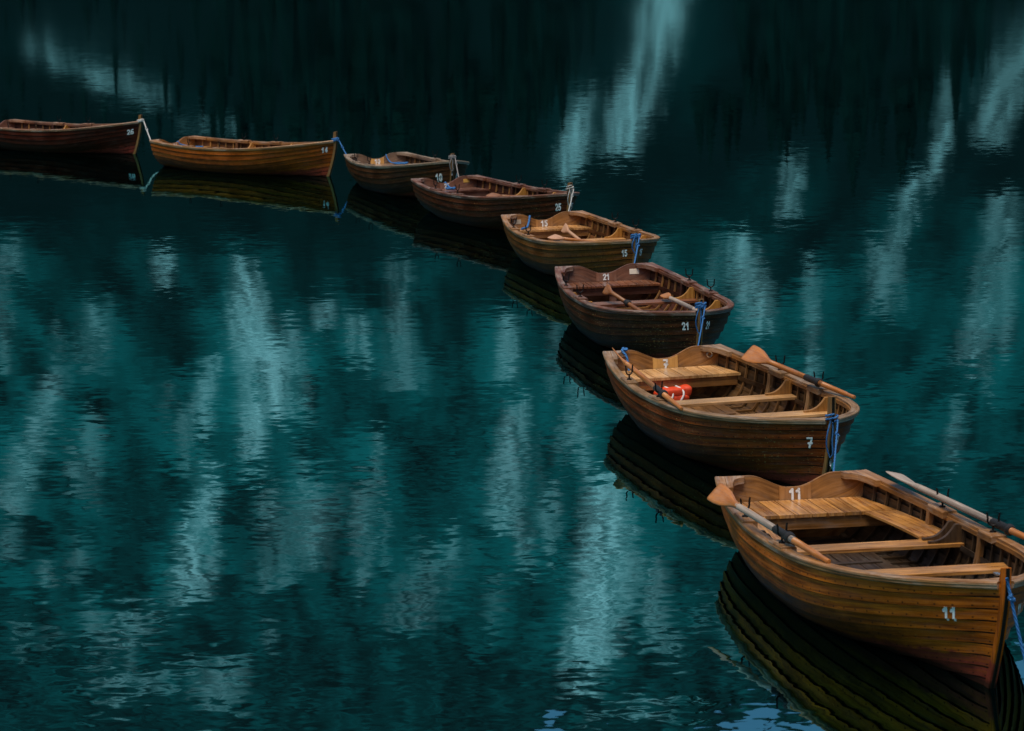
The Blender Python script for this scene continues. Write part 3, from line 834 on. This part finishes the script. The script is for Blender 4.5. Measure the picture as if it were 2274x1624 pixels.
LABEL = {
    '11': 'golden brown clinker rowing boat painted with white number 11, nearest and largest',
    '7': 'clinker rowing boat numbered 7 with dark brown hull and pale rails',
    '21': 'dark mahogany rowing boat numbered 21 with yellow knees and coiled blue bow rope',
    '15': 'clinker rowing boat numbered 15 with olive brown hull and golden interior',
    '25': 'dark mahogany rowing boat numbered 25 with white rope on its post',
    '10': 'weathered brown rowing boat numbered 10 with grey rope on its bow',
    '14': 'orange brown rowing boat numbered 14 seen almost side on',
    '26': 'dark red mahogany rowing boat numbered 26 cut by the left edge',
}
def build_boat(n):
    K = LOOK[n]; head = BOATS[n][6]; ch = K['chips']; A = BM4[n]
    M_ = {}
    for part in ('inn', 'seat', 'knee', 'rib', 'tran'):
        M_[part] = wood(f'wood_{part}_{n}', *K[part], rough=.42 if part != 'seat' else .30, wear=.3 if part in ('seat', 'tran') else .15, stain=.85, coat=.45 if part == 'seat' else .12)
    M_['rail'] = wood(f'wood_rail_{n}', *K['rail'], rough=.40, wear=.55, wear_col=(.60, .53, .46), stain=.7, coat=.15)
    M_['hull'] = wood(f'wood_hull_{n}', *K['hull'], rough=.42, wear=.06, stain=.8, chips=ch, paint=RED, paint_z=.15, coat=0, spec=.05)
    root = empty('rowing_boat', A); tag(root, LABEL[n], 'boat', 'wooden rowing boats moored in a line')
    seat_x, pw, t1, t2, locks, (nx_, drop, nh, na), th = PLAN[n]
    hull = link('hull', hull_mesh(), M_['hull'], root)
    for side in (-1, 1):
        link('hull_number', hull_number(n, side, nx_, drop, nh, na), WHITE, hull)
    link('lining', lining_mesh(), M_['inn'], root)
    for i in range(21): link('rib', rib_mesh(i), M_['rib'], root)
    tr = link('transom', transom_mesh(), M_['tran'], root)
    nb = link('number_board', number_board_mesh(-.12, .15), LIGHTBOARD if n in ('7', '10') else M_['tran'], root)
    zc = transom_top(.02) - .004 - th / 2
    link('transom_number', number_mesh(n, lambda a, c: tx_face(.015 + a, zc + c, .0135), th, .88, .115), WHITE, nb)
    for side in (-1, 1):
        link('gunwale', gunwale_mesh(side), M_['rail'], root)
        link('inwale', inwale_mesh(side), M_['tran'], root)
        link('stringer', stringer_mesh(side, .29), M_['inn'], root)
        link('quarter_knee', quarter_knee_mesh(side), M_['rail'], root, .004)
        for x in locks:
            link('oarlock_pad', oarlock_pad_mesh(x, side), M_['rail'], root, .004)
            link('rowlock', rowlock_mesh(x, side, .25 * side * (1 if n in ('21', '15') else 1.6)), METAL, root)
            link('frame_board', frame_board_mesh(x - .17, side, .075), M_['seat'] if n == '7' else M_['inn'] if n != '11' else M_['tran'], root, .003)
        link('thwart_knee', thwart_knee_mesh(t1 - .06, side, .335), M_['knee'], root, .003)
        if n == '11': link('thwart_knee', thwart_knee_mesh(t1 + .06, side, .335), M_['knee'], root, .003)
        else: link('thwart_knee', thwart_knee_mesh(2.72, side, .375), M_['knee'], root, .003)
        if n == '11': link('side_bench', side_bench_mesh(side, seat_x + .004, t1 - .112, .352), M_['seat'], root, .002)
    link('stern_seat', stern_seat_mesh(seat_x, .355, pw), M_['seat'], root, .003)
    link('seat_front', seat_front_mesh(seat_x, .355), M_['tran'] if n != '21' else M_['inn'], root, .003)
    if n in ('21', '15'): link('seat_post', seat_post_mesh(seat_x, .355), M_['tran'], root, .003)
    link('thwart', thwart_mesh(t1, .205, .335), M_['seat'], root, .005)
    link('thwart', thwart_mesh(t2 or 2.72, .20, .375), M_['seat'], root, .005)
    link('floorboards', floorboards_mesh(), M_['inn'] if n != '7' else M_['rib'], root)
    link('stem_post', stem_mesh(head), POSTWOOD if n != '11' else M_['hull'], root, .006)
    link('stem_band', stem_band_mesh(head), BAND, root)
    link('breasthook', breasthook_mesh(), M_['rail'], root, .003)
    return root
for n in BOATS: build_boat(n)
ROOTS = {o['label']: o for o in COL.objects if o.get('category') == 'boat'}
def boat(n): return ROOTS[LABEL[n]]
# small fittings on single boats
def plaque(n, y, z, w_, h_, mat):
    b = MB(); q = [tx_face(y + sx * w_ / 2, z + sz * h_ / 2, d) for d in (0, .006) for sx, sz in ((-1, -1), (1, -1), (1, 1), (-1, 1))]
    b.v += [tuple(p) for p in q]
    for f in ((4, 5, 6, 7), (0, 1, 5, 4), (1, 2, 6, 5), (2, 3, 7, 6), (3, 0, 4, 7)): b.face(f, [(0, 0), (.1, 0), (.1, .1), (0, .1)], .5)
    link('plaque', b.mesh('plaque'), mat, boat(n), .002)
plaque('21', .385, .462, .125, .065, plain('cream_plaque', (.80, .74, .64), .4, var=.05))
plaque('25', .40, .475, .12, .060, plain('yellow_plaque', (.58, .34, .07), .45, var=.15))
plaque('15', -.40, .445, .115, .065, plain('beige_plaque', (.42, .36, .28), .5, var=.1))
b = MB(); c0 = tx_face(.50, .47, .006)
b.tube([c0 + Vector((0, .028 * math.cos(a), .028 * math.sin(a))) for a in [i * math.pi / 9 for i in range(19)]], .009, 8, cap=False)
link('eye_fitting', b.mesh('eye_fitting'), STEEL, boat('7'))
b = MB(); z = HB + .005
b.tube([Vector((4.42 + .03 * math.cos(a), .06 + .03 * math.sin(a), z + .01)) for a in [i * math.pi / 8 for i in range(17)]], .007, 7, cap=False)
b.box((4.36, .04, z), (.06, .03, .012), None, .5)
link('shackle', b.mesh('shackle'), STEEL, boat('11'))
# ---------------------------------------------------------------- oars
OARWOOD = wood('oar_wood', (.58, .22, .040), (.28, .09, .016), .4, .3, stain=.5, coat=.3)
OARGREY = wood('weathered_oar_wood', (.50, .43, .38), (.22, .18, .15), .55, .4, stain=.4, coat=.05)
OARDARK = wood('dark_oar_wood', (.34, .13, .03), (.15, .05, .012), .4, .3, stain=.5, coat=.2)
OARPINK = wood('bare_oar_wood', (.60, .36, .23), (.38, .20, .11), .5, .2, stain=.3, coat=.1)
def oar(n, tip, end, roll, label, blade_mat, shaft_mat, grip_mat, leather=None, wide=.085, blen=.42, cup=.02):
    A = BM4[n]; T, E_ = A @ Vector(tip), A @ Vector(end); d = (E_ - T); Ln = d.length; d.normalize()
    root = empty('oar'); root.location = T; tag(root, label, 'oar', 'wooden oars lying in the boats')
    sidev = d.cross(Vector((0, 0, 1))).normalized(); upv = sidev.cross(d)
    cr, sr = math.cos(roll), math.sin(roll); sv = sidev * cr + upv * sr; uv_ = upv * cr - sidev * sr
    b = MB(); prof = [(0, wide * .93, .006), (.02, wide, .007), (.12, wide * .99, .008), (.22, wide * .86, .010), (.31, wide * .62, .013), (.38, wide * .40, .018), (.44, .027, .024), (.50, .025, .025)]
    P = []
    for x, w_, th in prof:
        x *= blen / .42; ring = []
        for q in range(12):
            a = 2 * math.pi * q / 12; ca, sa = math.cos(a), math.sin(a)
            pw_ = .55 if x < .3 else .8
            ring.append(d * x + sv * (w_ * math.copysign(abs(ca) ** pw_, ca)) + uv_ * (th * sa + cup * (1 - x / blen) ** 2 * (1 if x < blen else 0)))
        P.append(ring)
    b.grid(P, [p[0] for p in prof], [q * .02 for q in range(13)], .6, True, closed=True, flip=True)
    b.face(list(range(12)), [(0, q * .02) for q in range(12)], .6)
    link('blade', b.mesh('oar_blade'), blade_mat, root)
    s0 = .47 * blen / .42; g0 = Ln - .62
    b = MB(); b.tube([d * s0, d * (g0 * .6), d * g0], [.025, .027, .0265], 12, .5); link('shaft', b.mesh('oar_shaft'), shaft_mat, root)
    b = MB(); b.tube([d * (g0 - .01), d * (Ln - .16), d * (Ln - .14), d * (Ln - .004), d * Ln], [.0255, .022, .018, .019, .014], 12, .6); link('grip', b.mesh('oar_grip'), grip_mat, root)
    if leather:
        b = MB(); l0, l1 = leather; b.tube([d * l0, d * (l0 + .01), d * (l1 - .05), d * (l1 - .045), d * (l1 - .02), d * l1], [.027, .0315, .0315, .043, .043, .033], 14, .5)
        link('leather_collar', b.mesh('leather_collar'), DARKTAPE, root)
    return root
oar('11', (.95, -.90, .63), (3.20, -.72, .575), -.8, 'oar with orange blade and grey shaft on the left rail of boat 11', OARWOOD, OARGREY, OARWOOD, (1.22, 1.52))
oar('11', (.50, .69, .605), (3.05, .90, .575), .25, 'grey weathered oar on the far rail of boat 11, blade edge on', OARGREY, OARGREY, OARWOOD, (1.72, 2.02))
oar('7', (.50, -.66, .615), (3.03, -.82, .555), .9, 'brown oar with black collar on the left rail of boat 7', OARWOOD, OARWOOD, OARWOOD, (1.62, 1.94))
oar('7', (.92, .60, .625), (3.14, .82, .575), -.75, 'brown oar with broad varnished blade on the far rail of boat 7', OARWOOD, OARWOOD, OARWOOD, (1.26, 1.56), .10, .46)
oar('21', (1.48, -.34, .50), (3.50, .22, .12), -1.1, 'brown oar with short broad blade propped on the thwart of boat 21', OARDARK, OARDARK, OARDARK, (.52, .62), .068, .17, .0)
oar('21', (1.52, .40, .385), (3.92, .24, .56), -.3, 'oar with grey shaft lying toward the bow of boat 21', OARWOOD, OARGREY, OARGREY, None, .062, .33)
oar('15', (1.55, -.12, .53), (3.55, .12, .12), -1.1, 'pinkish oar blade raised over the thwart of boat 15', OARPINK, OARPINK, OARWOOD, None, .070, .19, .0)
oar('15', (1.42, -.26, .375), (3.82, .24, .50), -.3, 'pale oar lying flat under another in boat 15', OARPINK, OARWOOD, OARWOOD, None, .075, .36)
oar('25', (1.50, .12, .375), (3.8, .28, .52), -.3, 'single brown oar lying along the inside of boat 25', OARDARK, OARDARK, OARDARK, None, .08, .4)

# ---------------------------------------------------------------- life jackets
ORANGE = plain('orange_cloth', (.75, .065, .015), .6, var=.25, scale=22, bump=.003)
ORANGE2 = plain('pale_orange_cloth', (.62, .10, .03), .55, var=.25, scale=22, bump=.003)
STRAPW = plain('white_webbing', (.7, .7, .72), .6)
def pad(b, c, size, rot, p=.45, lump=.12, ph=0):
    P = []; n, m = 16, 24
    for i in range(n + 1):
        v = lerp(-math.pi / 2, math.pi / 2, i / n); ring = []
        for j in range(m):
            u = 2 * math.pi * j / m; f = lambda q: math.copysign(abs(q) ** p, q)
            q = Vector((f(math.cos(v)) * f(math.cos(u)) * size[0] / 2, f(math.cos(v)) * f(math.sin(u)) * size[1] / 2, f(math.sin(v)) * size[2] / 2))
            q *= 1 + lump * (math.sin(q.x * 19 + ph) * math.sin(q.y * 15 + ph * 2) + .5 * math.sin(q.y * 33 + q.z * 41 + ph))
            ring.append(Vector(c) + rot @ q)
        P.append(ring)
    b.grid(P, [i * .02 for i in range(n + 1)], [j * .02 for j in range(m + 1)], .5, True, closed=True)
def jacket(n, at, rz, label, mat, sc=1.0, tilt=0.0):
    root = empty('life_jacket', BM4[n] @ Matrix.Translation(at) @ Matrix.Rotation(rz, 4, 'Z') @ Matrix.Rotation(tilt, 4, 'X'))
    tag(root, label, 'life jacket')
    E3 = Matrix.Identity(3); b = MB()
    pad(b, (0, 0, .055 * sc), (.20 * sc, .44 * sc, .11 * sc), E3, .6, .10, 1)
    pad(b, (.01 * sc, .03 * sc, .13 * sc), (.17 * sc, .36 * sc, .09 * sc), Matrix.Rotation(.15, 3, 'Z'), .6, .10, 2)
    pad(b, (.0, .17 * sc, .12 * sc), (.16 * sc, .12 * sc, .11 * sc), E3, .65, .14, 5)
    link('jacket_body', b.mesh('jacket_body'), mat, root)
    for yy in (-.02, .1):
        b = MB(); b.tube([Vector((.105 * sc * math.cos(a) , yy * sc + .02 * math.sin(a * 3), (.075 + .10 * math.sin(a)) * sc)) for a in [lerp(-.5, 2.2, i / 10) for i in range(11)]], .011, 6)
        link('strap', b.mesh('strap'), STRAPW, root)
jacket('7', (.58, -.12, .088), .12, 'red orange life jacket folded on the floor under the stern seat', ORANGE, 1.0)
jacket('21', (1.86, -.10, .088), .0, 'orange life jacket lying against the thwart beside the propped oar', ORANGE2, .85, .0)

# ---------------------------------------------------------------- mooring ropes
def sag(p, q, drop, n=14):
    return [p.lerp(q, i / n) + Vector((0, 0, -drop * 4 * (i / n) * (1 - i / n))) for i in range(n + 1)]
def knot(b, c, r, rr, seed=0):
    R = random.Random(seed); pts = []
    for i in range(26):
        a = i * 1.15; pts.append(c + Vector((rr * math.cos(a) * math.sin(a * .37 + 1), rr * math.sin(a), rr * .9 * math.cos(a * .73 + seed))))
    b.tube(pts, r, 6)
def mooring(n, nxt, end, label, mat, drop=.0, turns=3, r=.011, tail=.33, ty=-.06, big=1.0, off=(.03, .03), low=True, span=.40):
    A = BM4[n]; head = BOATS[n][6]; xs_ = L + .006
    root = empty('mooring_rope'); root.location = A @ Vector((xs_, 0, HB + head * .5)); O = root.location.copy()
    tag(root, label, 'rope', 'ropes tying each boat to the next')
    W = lambda v: A @ Vector(v) - O
    b = MB(); pts = []; z0 = HB + (head * .30 if low else -.01)
    for i in range(turns * 14 + 1):
        a = i / 14 * 2 * math.pi; rx_ = (.068 + .008 * math.sin(i * .9)) * (.85 + .15 * big); ry_ = (.047 + .006 * math.cos(i * .7)) * big
        zz = z0 + head * span * (i / 14 / max(turns, 1)) + .012 * math.sin(a + 1)
        pts.append(W((xs_ + rx_ * math.cos(a), ry_ * math.sin(a), zz)))
    if turns: b.tube(pts, r, 7); link('coil', b.mesh('rope_coil'), mat, root)
    b = MB(); s0 = W((xs_ + .07, off[0], z0 + .02)); e0 = (BM4[nxt] @ Vector(end) - O) if nxt else W(end)
    line = sag(s0, e0, drop); b.tube(line, r * .85, 7); link('line', b.mesh('rope_line'), mat, root)
    b = MB(); m = line[0].lerp(line[-1], .16) ; m.z = line[2].z; knot(b, m, r * .8, r * 1.7, 2); link('knot', b.mesh('rope_knot'), mat, root)
    if tail:
        b = MB(); t0 = W((xs_ + .065, ty * .5, z0 + .02)); pts = [W((xs_ + .06 + .015 * math.sin(i * .5), ty * (.5 + .5 * math.sin(i / 10 * math.pi) * 1.4), z0 + .02 - tail * i / 10)) for i in range(11)]
        pts += [W((xs_ + .065, ty * (.25 - .05 * math.sin(i)), z0 + .02 - tail + tail * .95 * i / 10)) for i in range(1, 11)]
        b.tube(pts, r * .75, 7); link('loop_tail', b.mesh('rope_tail'), mat, root)
        b = MB(); cpt = W((xs_ + .06, ty * .5, z0 - tail - .02))
        b.tube([cpt + Vector((0, 0, .03)), cpt, cpt - Vector((0, 0, .03))], [.006, .011, .006], 8); link('clip', b.mesh('rope_clip'), STEEL, root)
    return root
mooring('11', None, (L + .14, .17, -.05), 'bright blue rope hanging from the bow of boat 11 into the water', BLUE, .02, 0, .012, 0, off=(-.02, .065), big=.9)
mooring('7', '11', (-.02, .34, .30), 'blue rope from the bow post of boat 7 to boat 11', BLUE, .03, 2, .009, .33, big=1.0, low=False, span=.30)
mooring('21', '7', (-.02, .34, .30), 'thick blue rope coil on the bow post of boat 21 tied to boat 7', BLUE, .03, 4, .009, .30, big=1.1)
mooring('15', '21', (-.02, .34, .30), 'blue rope wound into a fat coil on the bow of boat 15', BLUE, .03, 4, .011, .22, big=1.2)
mooring('25', '15', (-.02, .34, .30), 'white rope from the post of boat 25 to boat 15', WROPE, .03, 2, .010, .28)
mooring('10', '25', (-.02, .34, .30), 'grey rope knotted over the bow post of boat 10', GREY, .04, 3, .011, .24, big=1.2)
mooring('14', '10', (-.02, -.30, .26), 'blue rope sagging from the bow of boat 14 to boat 10', BLUE, .10, 3, .013, 0, off=(.03, .0), big=1.1, low=False, span=.35)
mooring('26', '14', (-.02, -.30, .12), 'thick white rope from the bow of boat 26 to boat 14', WROPE, .10, 3, .016, 0, off=(.03, .0), big=1.1, low=False, span=.35)
# loose ends lying in the boats
def loose(n, pts, label, mat, r):
    A = BM4[n]; P = [A @ Vector(p) for p in pts]; o = P[0]
    sm = []
    for i in range(len(P) - 1):
        p0, p1, p2, p3 = P[max(0, i - 1)], P[i], P[i + 1], P[min(len(P) - 1, i + 2)]
        for j in range(6):
            t = j / 6; sm.append(.5 * ((2 * p1) + (p2 - p0) * t + (2 * p0 - 5 * p1 + 4 * p2 - p3) * t * t + (3 * p1 - p0 - 3 * p2 + p3) * t ** 3) - o)
    b = MB(); b.tube(sm, r, 7); ob = link('loose_rope', b.mesh('loose_rope'), mat); ob.location = o; tag(ob, label, 'rope', 'loose ropes lying over the stern seats')
def coil_pts(x, y, z, r, turns, zt=.012):
    return [(x + r * (1 + .15 * math.sin(i)) * math.cos(i * .9), y + r * 1.3 * math.sin(i * .9), z + zt * (i % 3) * .6) for i in range(int(turns * 7))]
loose('10', [(-.02, .22, .43), (.03, .20, transom_top(.2) + .012), (.08, .22, .44), (.16, .26, .380), (.3, .30, .373)] + coil_pts(.42, .38, .373, .10, 2), 'dark blue rope over the transom of boat 10 onto its seat', BLUE, .013)
loose('25', [(-.02, -.01, .42), (.03, -.0, transom_top(0) + .012), (.07, .02, .42)] + coil_pts(.20, .02, .373, .06, 2.4), 'small coil of blue rope on the stern seat of boat 25', BLUE, .013)
loose('15', [(-.02, -.20, .46), (.03, -.20, transom_top(.2) + .012), (.08, -.23, .44), (.16, -.28, .377), (.26, -.36, .375), (.34, -.42, .375)], 'short blue rope end on the stern seat of boat 15', BLUE, .016)
loose('7', [(-.03, -.40, .50), (.02, -.42, HT + .03), (.06, -.44, HT + .04), (.10, -.42, HT + .03), (.05, -.40, HT + .035), (.09, -.46, HT + .03), (.14, -.43, .52), (.17, -.42, .44), (.2, -.42, .375)], 'blue rope knotted over the left stern corner of boat 7', BLUE, .013)
loose('14', [(-.02, .1, .42), (.03, .12, transom_top(.1) + .012), (.08, .15, .42), (.3, .3, .373), (.5, .42, .373)], 'dark blue rope on the stern seat of boat 14', BLUE, .014)
